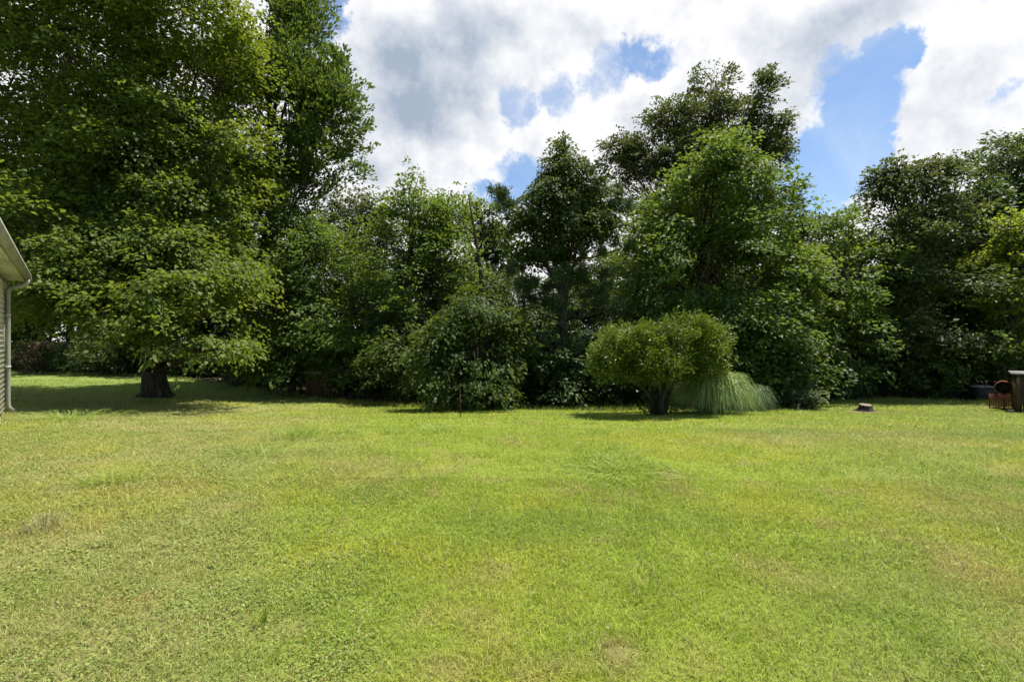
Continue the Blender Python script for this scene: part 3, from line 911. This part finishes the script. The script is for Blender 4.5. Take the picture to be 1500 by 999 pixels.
GW = 'woodland trees behind the yard'
PR = [proto('woodland_tree', m, 200 + i, 11.0, 3.2, 9000, 0.27, 'tree', GW, 'x', spray=0.8, gap=0.38, twigs=0.15) for i, m in enumerate(['green', 'dark', 'oak', 'green'])]
SKY_PX = [-500, 0, 300, 340, 480, 530, 560, 640, 700, 760, 900, 930, 1160, 1180, 1280, 1300, 1390, 1410, 1500, 2000]
SKY_PY = [300, 200, 210, 300, 330, 345, 330, 320, 360, 380, 330, 300, 300, 335, 335, 290, 290, 270, 240, 260]
rng = np.random.default_rng(9)
used = [False] * len(PR)
spots = []
for px in np.arange(-90, 1640, 52):
    for row in (0, 1):
        p = px + row * 26 + rng.uniform(-12, 12)
        t = (p - 750) / 750
        Y = float(np.interp(t, EDGE_T, EDGE_Y)) + (7.5 if row == 0 else 15) + rng.uniform(-1.5, 2.5)
        if t < -0.6: Y = max(Y, 36 + row * 6)
        spots.append((p, Y, row))
for i, (p, Y, row) in enumerate(spots):
    k = int(rng.integers(len(PR)))
    x = (p - 750) / 750 * Y
    z = gz(x, Y)
    half = 3.0 / Y * 750
    py = max(np.interp(p - half * .6, SKY_PX, SKY_PY), np.interp(p, SKY_PX, SKY_PY), np.interp(p + half * .6, SKY_PX, SKY_PY))
    H = EYE + (500 - py) / 750 * Y - z
    H *= rng.uniform(0.82, 0.97)
    o = PR[k] if not used[k] else copy_tree(PR[k])
    used[k] = True
    o.location = (x, Y, z)
    s = H / 11.0
    o.scale = (s * rng.uniform(0.95, 1.25), s * rng.uniform(0.95, 1.25), s)
    o.rotation_euler.z = rng.uniform(0, 6.28)
    side = ('behind the huge maple and the house' if p < 380 else 'behind the round topped tree' if p < 700 else 'behind the vine covered pine' if p < 930
            else 'behind the broad maple' if p < 1170 else 'behind the right hand trees')
    o['label'] = 'woodland tree filling the gaps ' + side
    o['group'] = GW + ' ' + side.replace('behind', 'at')

GS = 'understory shrubs along the lawn edge'
PS = [proto('understory_shrub', m, 300 + i, 2.6, 1.35, 2600, 0.15, 'shrub', GS, 'x', spray=0.5, gap=0.26, droop=0.5, low=0.2, trunks=2, twigs=0.2) for i, m in enumerate(['dark', 'vine', 'green', 'dark'])]
used = [False] * len(PS)
for i, px in enumerate(np.arange(-60, 1600, 27)):
    p = px + rng.uniform(-9, 9)
    t = (p - 750) / 750
    Y = float(np.interp(t, EDGE_T, EDGE_Y)) + 1.7 + (i % 3) * 1.2 + rng.uniform(-0.3, 0.5)
    if 455 < p < 520: Y = max(Y, 22.5)
    k = int(rng.integers(len(PS)))
    o = PS[k] if not used[k] else copy_tree(PS[k])
    used[k] = True
    x = t * Y
    o.location = (x, Y, gz(x, Y))
    s = rng.uniform(0.75, 1.35)
    if 600 < p < 760: s *= 0.75
    o.scale = (s * 1.1, s * 1.1, s)
    o.rotation_euler.z = rng.uniform(0, 6.28)
    side = ('past the huge maple' if p < 380 else 'under the round topped tree' if p < 600 else 'behind the dogwood and under the pine' if p < 930
            else 'under the broad maple' if p < 1170 else 'under the right hand trees')
    o['label'] = 'dark leafy shrub in the shade ' + side
    o['group'] = GS + ' ' + side

# ------------------------------------------------------------------ yard plants
make_tree('pale_shrub', 'little pale leaved shrub at lawn edge right of the plume grass', (1187, 16.2), [
    (1190, 585, 16.2, 17, 14, 0.4), (1172, 590, 16.2, 12, 10, 0.35), (1180, 575, 16.4, 12, 9, 0.3)], 'pale', 1100, seed=41, leaf=0.13, spray=0.3, r0=0.03, cat='shrub')


def make_bush():
    x, Y = (964 - 750) / 750 * 13.2, 13.2
    b = np.array([x, Y, gz(x, Y)])
    r = empty('clipped_bush', b, 'rounded two lobed bush trimmed into a low tree on several stems', 'bush')
    rng = np.random.default_rng(51)
    L = lobes_from([(898, 540, 13.0, 24, 22, .7), (1036, 540, 13.1, 22, 18, .6), (921, 515, 13.2, 44, 38, 1.15), (905, 525, 13.0, 30, 30, 0.9), (1005, 508, 13.2, 50, 40, 1.15),
                    (960, 535, 12.9, 62, 26, 1.0), (1030, 525, 13.2, 28, 32, 0.9), (965, 528, 13.9, 70, 32, 1.0), (930, 500, 13.2, 36, 26, .8), (1010, 492, 13.2, 36, 24, .8)])
    v, q, t, cs, C0 = foliage(52, L, 62000, leaf=0.075, spray=0.28, lps=44, droop=0.15, flat=0.22, lift=0.25, gap=0.48, shell=0.12, rough=0.42, tilt=0.9, low=0.15, wide=0.5)
    mesh_np('crown', v, q, M['holly'], r, tint=t)
    foot = [(-.13, 0), (-.06, .05), (.02, -.06), (.08, .04), (.14, -.02), (-.02, .08), (.06, -.08)]
    tops = [(918, 545), (935, 540), (952, 530), (982, 540), (1008, 545), (945, 545), (995, 530)]
    for (fx, fy), (tx, ty) in zip(foot, tops):
        a = b + np.array([fx, fy, -0.04])
        e = W(tx, ty, 13.2 + fy * 4) + np.array([0, 0, .25])
        m1 = a + np.array([fx * .4, fy * .4, .5]) + rng.normal(0, .04, 3)
        mb = MB().tube([a, (a + m1) / 2 + rng.normal(0, .015, 3), m1, (m1 + e) / 2 + rng.normal(0, .05, 3), e], [.085, .06, .046, .034, .018], 8)
        for k in range(4):
            s = m1 + (e - m1) * rng.uniform(.4, 1)
            mb.tube([s, s + rng.normal(0, .18, 3) + np.array([0, 0, .28])], [.022, .008], 5)
        mb.build('stem', M['bark'], r, smooth=True)
    # twiggy skirt round the foot
    n = 900
    a = rng.uniform(0, 6.28, n); rr = np.abs(rng.normal(0, .2, n)) + .05
    pos = b + np.stack([np.cos(a) * rr * 1.2, np.sin(a) * rr, rng.uniform(.02, .75, n) * (1 - rr)], -1)
    v, q = leaf_quads(rng, pos, np.stack([np.cos(a), np.sin(a), rng.uniform(.2, 1.4, n)], -1), rng.normal(size=(n, 3)) + Z3, rng.uniform(.05, .11, n), 0.4)
    mesh_np('basal_shoots', v, q, M['dark'], r, tint=np.repeat(rng.random(n), 4))


make_bush()


def arch_grass(name, label, px, Y, wid, hgt, n, seed, cat, mat='plume', hues=((0.11, 0.19, 0.05), (0.30, 0.36, 0.20)), bw=0.014, seg=7, spread=0.25, group=None, flop=1.0):
    rng = np.random.default_rng(seed)
    x = (px - 750) / 750 * Y
    b = np.array([x, Y, gz(x, Y)])
    az = rng.uniform(0, 2 * math.pi, n)
    d = np.stack([np.cos(az), np.sin(az), np.zeros(n)], -1)
    out = rng.uniform(0.02, 1.0, n) ** 0.5
    p0 = b + d * (rng.random(n) * spread * wid / 2)[:, None]
    p0[:, 2] = ground(p0[:, 0], p0[:, 1]) - 0.01
    reach = out * wid / 2 * (1 - spread * .5) * rng.uniform(.8, 1.1, n)
    h = hgt * (1.0 - 0.08 * out ** 2) * rng.uniform(.55, 1.08, n)
    t = np.linspace(0, 1, seg)
    zz = np.sin(math.pi * t[None] * (0.5 + 0.46 * flop * out[:, None])) * h[:, None]
    xx = (t[None] ** 0.95) * reach[:, None]
    side = np.stack([-np.sin(az), np.cos(az), np.zeros(n)], -1)
    cur = rng.normal(0, .06 if mat == 'blade' else .2, n)
    c = p0[:, None] + d[:, None] * xx[..., None] + Z3 * zz[..., None] + side[:, None] * (cur[:, None] * t[None] ** 2)[..., None]
    c[..., 2] = np.maximum(c[..., 2], b[2] + 0.02)
    w = bw * (1 - 0.85 * t ** 1.5)
    tw = rng.normal(0, .5, n)
    sv = side * np.cos(tw)[:, None] + Z3 * np.sin(tw)[:, None]
    l = c - sv[:, None] * (w / 2)[None, :, None]
    r_ = c + sv[:, None] * (w / 2)[None, :, None]
    v = np.stack([l, r_], 2).reshape(-1, 3)
    base = (np.arange(n) * seg * 2)[:, None, None] + (np.arange(seg - 1) * 2)[None, :, None]
    f = (base + np.array([0, 1, 3, 2])).reshape(-1, 4)
    k = rng.random(n)[:, None] ** 1.4
    col = np.array(hues[0]) * (1 - k) + np.array(hues[1]) * k
    if mat == 'plume':
        st = rng.random(n) < 0.09
        col[st] = np.array([0.36, 0.29, 0.15]) * rng.uniform(.6, 1.1, st.sum())[:, None]
    r = empty(name, b, label, cat, group)
    mesh_np('blades', v, f, M[mat], r, col=np.repeat(col, seg * 2, 0), smooth=True)
    return r


arch_grass('plume_grass', 'big fountain of arching striped ornamental grass right of the clipped bush', 1040, 13.8, 2.5, 1.12, 3600, 61, 'ornamental grass', hues=((0.15, 0.25, 0.04), (0.44, 0.50, 0.22)), bw=0.02)
arch_grass('plume_grass', 'smaller shaded clump of ornamental grass at right end of the big fountain grass', 1098, 15.0, 1.5, 0.75, 1500, 62, 'ornamental grass')

TUFT = [((388, 672), 0.85, 0.2, 46, 'splayed coarse grass tuft on the left lawn, nearest of the three by the maple shadow'),
        ((425, 642), 0.9, 0.18, 60, 'coarse grass tuft behind the splayed tuft on the left lawn'),
        ((450, 638), 1.0, 0.2, 70, 'coarse grass tuft just right of the tuft behind the splayed one'),
        ((572, 636), 0.7, 0.16, 44, 'coarse grass tuft on the lawn straight below the round topped tree'),
        ((640, 633), 1.1, 0.17, 70, 'coarse grass tuft on the lawn just left of the rusty stake'),
        ((62, 778), 0.4, 0.16, 90, 'dry pale grass tuft on the left lawn in the straw coloured patch'),
        ((165, 708), 0.8, 0.13, 110, 'dark green grass tuft on the left lawn under the maple trunk'),
        ((384, 918), 0.12, 0.12, 28, 'short dark weed sprig in the nearest lawn on the left'),
        ((950, 868), 0.42, 0.16, 26, 'crabgrass clump with long pale runners in the near lawn right of centre'),
        ((1168, 800), 0.22, 0.10, 40, 'small bright weed in the middle of the right lawn'),
        ((905, 690), 1.0, 0.06, 650, 'low green hump of thicker grass in the middle of the lawn'),
        ((100, 615), 2.6, 0.2, 260, 'fringe of taller grass at the edge of the maple shade')]
for i, ((px, py), wd, hg, n, lab) in enumerate(TUFT):
    gx, gy = ghit(px, py)
    hue = ((0.30, 0.27, 0.12), (0.42, 0.40, 0.25)) if i == 5 else ((0.20, 0.29, 0.06), (0.34, 0.40, 0.10)) if i in (0, 1, 2, 3, 4, 8, 11) else ((0.22, 0.30, 0.042), (0.32, 0.38, 0.06))
    arch_grass('grass_tuft', lab, px, gy, wd, hg, n, 400 + i, 'grass tuft', 'blade', hue, bw=0.007 if gy < 6 else 0.011, seg=5, spread=1.35 if i == 10 else 0.8 if i == 11 else 0.65, group='taller tufts and weeds on the lawn', flop=0.8)

# ------------------------------------------------------------------ house corner on the left
def siding_mat():
    m, t = new_mat('white_siding')
    oc = t.n('ShaderNodeTexCoord').outputs['Object']
    n = t.noise(t.vm('MULTIPLY', oc, (1, 1, 6)), 3, 5, 0.6)
    c = t.mix(n, (0.66, 0.66, 0.62), (0.80, 0.80, 0.77))
    st = t.smooth(t.noise(t.vm('MULTIPLY', oc, (4, 4, 0.5)), 2, 4, 0.6), 0.55, 0.75)
    c = t.mix(t.m('MULTIPLY', st, 0.25), c, (0.45, 0.46, 0.38))
    p = t.n('ShaderNodeBsdfPrincipled', {'Base Color': c, 'Roughness': 0.55, 'Specular IOR Level': 0.3})
    return finish(m, t, p.outputs[0])


M['siding'] = siding_mat()
M['trim'] = surf('painted_trim', (0.55, 0.54, 0.47), (0.66, 0.65, 0.58), 3, 0.5, bump=0.05, c3=(0.42, 0.41, 0.33))
M['gutter'] = surf('gutter_metal', (0.28, 0.27, 0.22), (0.38, 0.37, 0.30), 4, 0.45, (1, 1, 0.4), 0.05, c3=(0.20, 0.20, 0.14))
M['block'] = surf('foundation_block', (0.40, 0.35, 0.24), (0.52, 0.47, 0.34), 14, 0.95, bump=0.4)
M['shingle'] = surf('roof_shingle', (0.06, 0.06, 0.06), (0.13, 0.125, 0.12), 16, 0.95, bump=0.5)


def make_house():
    cx, cyy = (5 - 750) / 750 * 11.5, 11.5
    u = np.array([-0.656, 0.755, 0.0]); n = np.array([0.755, 0.656, 0.0])
    g0 = gz(cx, cyy)
    c = np.array([cx, cyy, 0.0])
    r = empty('house', (cx, cyy, g0), 'corner of a white sided house with gutter and downspout at the left edge', 'house')
    zf, zs = g0 + 0.26, EYE + 90 / 750 * 11.5
    LEN, DEP = 9.5, 7.0
    # foundation, then lap siding as one stepped profile
    MB().prism([(0, 0), (-DEP, 0), (-DEP, zf - g0 + 0.5), (0, zf - g0 + 0.5)], c - n * 0.03 - u * LEN + Z3 * (g0 - 0.5), u, n, Z3, LEN - 0.03).build('foundation', M['block'], r)
    rows = 27
    hh = (zs - zf) / rows
    prof = []
    for k in range(rows):
        prof += [(0.026, zf + k * hh), (0.030, zf + k * hh + 0.012), (0.004, zf + (k + 1) * hh - 0.002)]
    prof += [(0.0, zs), (-DEP, zs), (-DEP, zf)]
    MB().prism(prof, c - u * LEN, u, n, Z3, LEN).build('siding', M['siding'], r)
    MB().box(c + u * 0.012 + n * 0.0 + Z3 * (zf + zs) / 2, Z3, u, n, zs - zf, 0.07, 0.10, 0.008).build('corner_trim', M['trim'], r)
    # soffit, fascia, gutter
    ov = 0.31
    L2 = LEN + 0.16
    MB().prism([(0.0, 0), (ov, 0), (ov, 0.02), (0.0, 0.02)], c - u * LEN + Z3 * (zs + 0.003), u, n, Z3, L2).build('soffit', M['trim'], r)
    MB().prism([(ov + .002, -0.02), (ov + 0.025, -0.02), (ov + 0.025, 0.17), (ov + .002, 0.17)], c - u * LEN + Z3 * zs, u, n, Z3, L2).build('fascia', M['trim'], r)
    gp = [(0, 0), (0.07, 0), (0.085, 0.02), (0.10, 0.06), (0.12, 0.085), (0.12, 0.12), (0.112, 0.12), (0.11, 0.09), (0.092, 0.066), (0.077, 0.026), (0.066, 0.008), (0.008, 0.008), (0.008, 0.12), (0, 0.12)]
    g = MB().prism([(ov + .028 + a, b) for a, b in gp], c - u * LEN + Z3 * (zs + 0.02), u, n, Z3, L2)
    g.box(c + u * (L2 - LEN + .004) + n * (ov + .088) + Z3 * (zs + .08), u, n, Z3, .006, .118, .118)
    g.build('gutter', M['gutter'], r)
    # roof slab rising away from the eave
    MB().prism([(ov + 0.06, 0.175), (ov + 0.06, 0.195), (-DEP / 2, 0.195 + 0.45 * (DEP / 2 + ov)), (-DEP / 2, 0.175 + 0.45 * (DEP / 2 + ov) - .02)], c - u * LEN + Z3 * zs, u, n, Z3, L2 + .05).build('roof', M['shingle'], r)
    MB().prism([(-DEP / 2 - .003, 0.195 + 0.45 * (DEP / 2 + ov)), (-DEP / 2 - .003, 0.155 + 0.45 * (DEP / 2 + ov)), (-DEP - ov, 0.16), (-DEP - ov, 0.195)], c - u * LEN + Z3 * zs, u, n, Z3, L2 + .05).build('roof', M['shingle'], r)
    MB().prism([(-.004, 0.026), (-DEP / 2, 0.10 + 0.45 * DEP / 2), (-DEP, 0.026)], c - u * .08 + Z3 * zs, u, n, Z3, .08).build('gable', M['siding'], r)
    # downspout: outlet under the gutter, two elbows, run down the wall, kick at the foot
    a = c - u * 0.10
    pts = [a + n * (ov + .085) + Z3 * (zs + .02), a + n * (ov + .083) + Z3 * (zs - .06), a + n * (ov + .02) + Z3 * (zs - .12), a + n * .18 + Z3 * (zs - .17), a + n * .10 + Z3 * (zs - .21), a + n * .078 + Z3 * (zs - .30),
           a + n * .078 + Z3 * (g0 + .42), a + n * .085 + Z3 * (g0 + .30), a + n * .16 + Z3 * (g0 + .2)]
    ds = MB().tube(pts, [.046] * 9, 8, twist=math.pi / 8)
    ds.build('downspout', M['gutter'], r)
    for z in (g0 + 1.2, zs - .8):
        MB().box(a + n * .082 + Z3 * z, Z3, u, n, .03, .125, .095).build('downspout_strap', M['trim'], r)


make_house()

# ------------------------------------------------------------------ small things in the yard
M['rust'] = surf('rust', (0.10, 0.034, 0.016), (0.27, 0.10, 0.04), 22, 0.85, bump=0.4, metal=0.2)
M['rust_dark'] = surf('dark_rust', (0.05, 0.025, 0.015), (0.12, 0.055, 0.03), 22, 0.9, bump=0.4)
M['wood'] = surf('weathered_wood', (0.10, 0.07, 0.045), (0.23, 0.17, 0.115), 6, 0.9, (6, 6, 0.5), 0.5)
M['shaded_wood'] = surf('weathered_wood_shaded', (0.035, 0.024, 0.016), (0.11, 0.075, 0.048), 6, 0.95, (6, 6, 0.5), 0.5, spec=0.1)  # weathered hut and shed boards, tree shade put into their colour
M['cutwood'] = surf('cut_wood', (0.16, 0.125, 0.09), (0.30, 0.25, 0.18), 12, 0.9, bump=0.3)
M['tin'] = surf('old_tin', (0.34, 0.33, 0.32), (0.52, 0.52, 0.5), 5, 0.5, bump=0.15, metal=0.5, c3=(0.22, 0.15, 0.10))
M['old_tin'] = surf('dull_tin', (0.15, 0.145, 0.14), (0.27, 0.26, 0.25), 5, 0.7, bump=0.15, c3=(0.12, 0.08, 0.06))
M['stone'] = surf('pale_slab', (0.5, 0.49, 0.46), (0.65, 0.64, 0.6), 9, 0.9)
M['black'] = surf('black_metal', (0.02, 0.018, 0.016), (0.06, 0.045, 0.038), 10, 0.8)  # near-black metal with a slight brown mottle


def make_stump():
    gx, gy = ghit(1268, 603)
    g = gz(gx, gy)
    r = empty('tree_stump', (gx, gy, g), 'short sawn tree stump with pale top in a patch of bare dirt', 'stump')
    rng = np.random.default_rng(8)
    n = 28
    ring = []
    an = np.arange(n) / n * 2 * math.pi
    lob = 0.09 * np.cos(an * 5 + 1) + 0.06 * np.cos(an * 3)
    for z, rr, k in [(-.03, .30, 1.9), (.03, .23, 1.4), (.08, .185, .8), (.14, .17, .4), (.19, .165, .3), (.20, .157, .25)]:
        q = rr * (1 + lob * k) + rng.normal(0, .004, n)
        ring.append(np.stack([gx + np.cos(an) * q, gy + np.sin(an) * q, np.full(n, g + z) + .02 * np.sin(an)], -1))
    v = np.concatenate(ring)
    f = [[i * n + k, i * n + (k + 1) % n, (i + 1) * n + (k + 1) % n, (i + 1) * n + k] for i in range(5) for k in range(n)]
    MB().add(v, f).build('bark', M['bark'], r, smooth=True)
    top = np.concatenate([ring[-1] * [1, 1, 1] + [0, 0, .001], [[gx, gy, g + .206]]])
    MB().add(top, [[k, (k + 1) % n, n] for k in range(n)]).build('cut_face', M['cutwood'], r)


make_stump()


def make_stake():
    gx, gy = ghit(674, 612)
    g = gz(gx, gy)
    r = empty('rusty_stake', (gx, gy, g), 'thin rusty metal stake upright in the lawn before the dogwood', 'stake')
    MB().tube([(gx, gy, g - .1), (gx + .004, gy, g + .3), (gx - .006, gy, g + .62)], [.014, .013, .012], 8).build('rod', M['rust_dark'], r, smooth=True)
    MB().tube([(gx - .006, gy - .02, g + .60), (gx - .006, gy + .02, g + .60)], [.022, .022], 8).build('loop', M['rust_dark'], r)


make_stake()


def make_hut():
    Y = 21.3
    c = W(485, 560, Y); x = c[0]; g = gz(x, Y)
    r = empty('old_hut', (x, Y, g), 'small dark weathered hut with a tin roof, in deep shade below the drooping tree', 'hut')
    X, Yv = np.array([1.0, 0, 0]), np.array([0, 1.0, 0])
    w, h, d = 1.5, 0.98, 1.2
    body = MB()
    for k in range(10):
        body.box((x - w / 2 + (k + .5) * w / 10, Y - d / 2, g + h / 2), Z3, X, Yv, h - .01 * (k % 3), w / 10 - .008, .022, .003)
    body.box((x - w / 2 + .012, Y + .012, g + h / 2), Z3, X, Yv, h, .02, d)
    body.box((x + w / 2 - .012, Y + .012, g + h / 2), Z3, X, Yv, h, .02, d)
    body.box((x, Y + d / 2, g + h / 2), Z3, X, Yv, h, w - .06, .02)
    body.build('walls', M['shaded_wood'], r)
    for sx in (-1, 1):
        MB().box((x + sx * w / 2 * .98, Y - d / 2 - .04, g + h / 2 - .01), Z3, X, Yv, h, .08, .05, .005).build('post', M['shaded_wood'], r)
    m = 36
    prof = [(-w / 2 - .12 + k * (w + .24) / m, .012 * math.sin(k * 1.57)) for k in range(m + 1)]
    prof += [(a, b + .006) for a, b in prof[::-1]]
    ax = np.array([0, math.cos(.16), math.sin(.16)]); az = np.array([0, -math.sin(.16), math.cos(.16)])
    MB().prism(prof, np.array([x, Y - d / 2 - .2, g + h + .02]), ax, X, az, d + .5).build('tin_roof', M['tin'], r)


make_hut()


def make_shed():
    gx, gy = ghit(1487, 605)
    g = gz(gx, gy)
    top = EYE + (500 - 549) / 750 * gy
    h = top - g
    r = empty('low_shed', (gx, gy, g), 'low brown board shed with a thin grey roof at the right edge', 'shed')
    X, Yv = np.array([0.743, -0.669, 0]), np.array([0.669, 0.743, 0])
    O = np.array([gx, gy, g])
    w, d = 2.2, 1.5
    b = MB()
    for k in range(15):
        if k in (2,): continue
        b.box(O + X * ((k + .5) * w / 15) + Z3 * (h / 2 - .02), Z3, X, Yv, h - .04 - .02 * (k % 2), w / 15 - .012, .022, .003)
    for k in range(10):
        b.box(O + X * .011 + Yv * (.02 + (k + .5) * d / 10) + Z3 * (h / 2 - .02), Z3, Yv, X, h - .04 - .015 * (k % 2), d / 10 - .012, .02, .003)
    b.build('boards', M['shaded_wood'], r)
    for xx in (0.05, w - .05):
        MB().box(O + X * xx - Yv * .04 + Z3 * (h / 2), Z3, X, Yv, h, .07, .05, .006).build('post', M['shaded_wood'], r)
    MB().box(O + X * (w / 2 + .03) + Yv * (d / 2 - .0) + Z3 * (h + .02), X, Yv, Z3, w + .22, d + .16, .035, .006).build('roof', M['old_tin'], r)


make_shed()


def make_basket():
    gx, gy = ghit(1471, 602)
    g = gz(gx, gy)
    r = empty('rusty_wire_basket', (gx, gy, g + .03), 'square rusty wire basket standing before the low shed', 'basket')
    w, h = .46, .44
    X, Yv = np.array([1.0, 0, 0]), np.array([0, 1.0, 0])
    for sx, sy in ((-1, -1), (1, -1), (1, 1), (-1, 1)):
        MB().tube([(gx + sx * w / 2, gy + sy * w / 2, g + .03), (gx + sx * w / 2, gy + sy * w / 2, g + .05 + h)], [.014] * 2, 6).build('corner_rod', M['rust'], r)
    for ax, sg, nm in ((0, -1, 'side_grid'), (0, 1, 'side_grid'), (1, -1, 'side_grid'), (1, 1, 'side_grid')):
        mb = MB()
        def P(s, z):
            return (gx + s, gy + sg * w / 2, z) if ax == 0 else (gx + sg * w / 2, gy + s, z)
        for k in range(9):
            s = -w / 2 + .03 + k * (w - .06) / 8
            mb.tube([P(s, g + .045), P(s, g + .04 + h)], [.006] * 2, 5)
        for k in range(8):
            z = g + .055 + k * (h - .03) / 7
            mb.tube([P(-w / 2, z + .003), P(w / 2, z + .003)], [.0065] * 2, 5)
        mb.build(nm, M['rust'], r)
    MB().box((gx, gy, g + .06), X, Yv, Z3, w - .03, w - .03, .02).build('base_plate', M['rust'], r)
    # rusty drum lying on the basket, open end to the viewer
    zc = g + .05 + h + .20
    dr = empty('rusty_drum', (gx - .02, gy, g + .05 + h), 'rusty open ended drum lying on top of the wire basket', 'drum')
    n = 28
    prof = [(-.21, .195), (-.20, .203), (-.19, .195), (-.07, .193), (-.06, .2), (-.05, .193), (.07, .193), (.08, .2), (.09, .193), (.21, .195), (.21, .185), (-.21, .185)]
    v, f = [], []
    for i in range(n):
        a = 2 * math.pi * i / n
        for y, q in prof:
            v.append((gx - .02 + .72 * math.cos(a) * q + .69 * y, gy - .69 * math.cos(a) * q + .72 * y, zc + math.sin(a) * q))
    m = len(prof)
    for i in range(n):
        for k in range(m):
            f.append([i * m + k, ((i + 1) % n) * m + k, ((i + 1) % n) * m + (k + 1) % m, i * m + (k + 1) % m])
    MB().add(v, f).build('shell', M['rust'], dr, smooth=False)
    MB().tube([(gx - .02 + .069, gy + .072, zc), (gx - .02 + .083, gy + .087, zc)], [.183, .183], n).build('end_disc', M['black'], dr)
    # pale slab on the ground in front
    sx, sy = ghit(1476, 603)
    s = empty('pale_slab', (sx, sy - .35, gz(sx, sy - .35)), 'flat pale stone slab on the grass before the wire basket', 'slab')
    MB().box((sx, sy - .35, gz(sx, sy - .35) + .03), X, Yv, Z3, .42, .24, .05, .008).build('slab', M['stone'], s)
    # dark bin with a pale lid further left in the shade
    bx, by = ghit(1439, 589)
    gb = gz(bx, by)
    q = empty('dark_bin', (bx, by, gb), 'low dark bin with a pale lid in the shade left of the drum', 'bin')
    hb = .56
    MB().prism([(-.26, 0), (.26, 0), (.32, hb), (-.32, hb)], (bx, by - .25, gb), Yv, X, Z3, .5).build('body', M['black'], q)
    MB().prism([(-.36, 0), (.36, 0), (.32, .035), (.2, .06), (-.2, .075), (-.34, .045)], (bx - .05, by - .28, gb + hb + .004), Yv, X, Z3, .56).build('lid', M['old_tin'], q)
    for sx_ in (-1, 1):
        MB().tube([(bx + sx_ * .295, by - .1, gb + .38), (bx + sx_ * .36, by - .06, gb + .4), (bx + sx_ * .36, by + .06, gb + .4), (bx + sx_ * .295, by + .1, gb + .38)], [.012] * 4, 6).build('handle', M['black'], q)


make_basket()
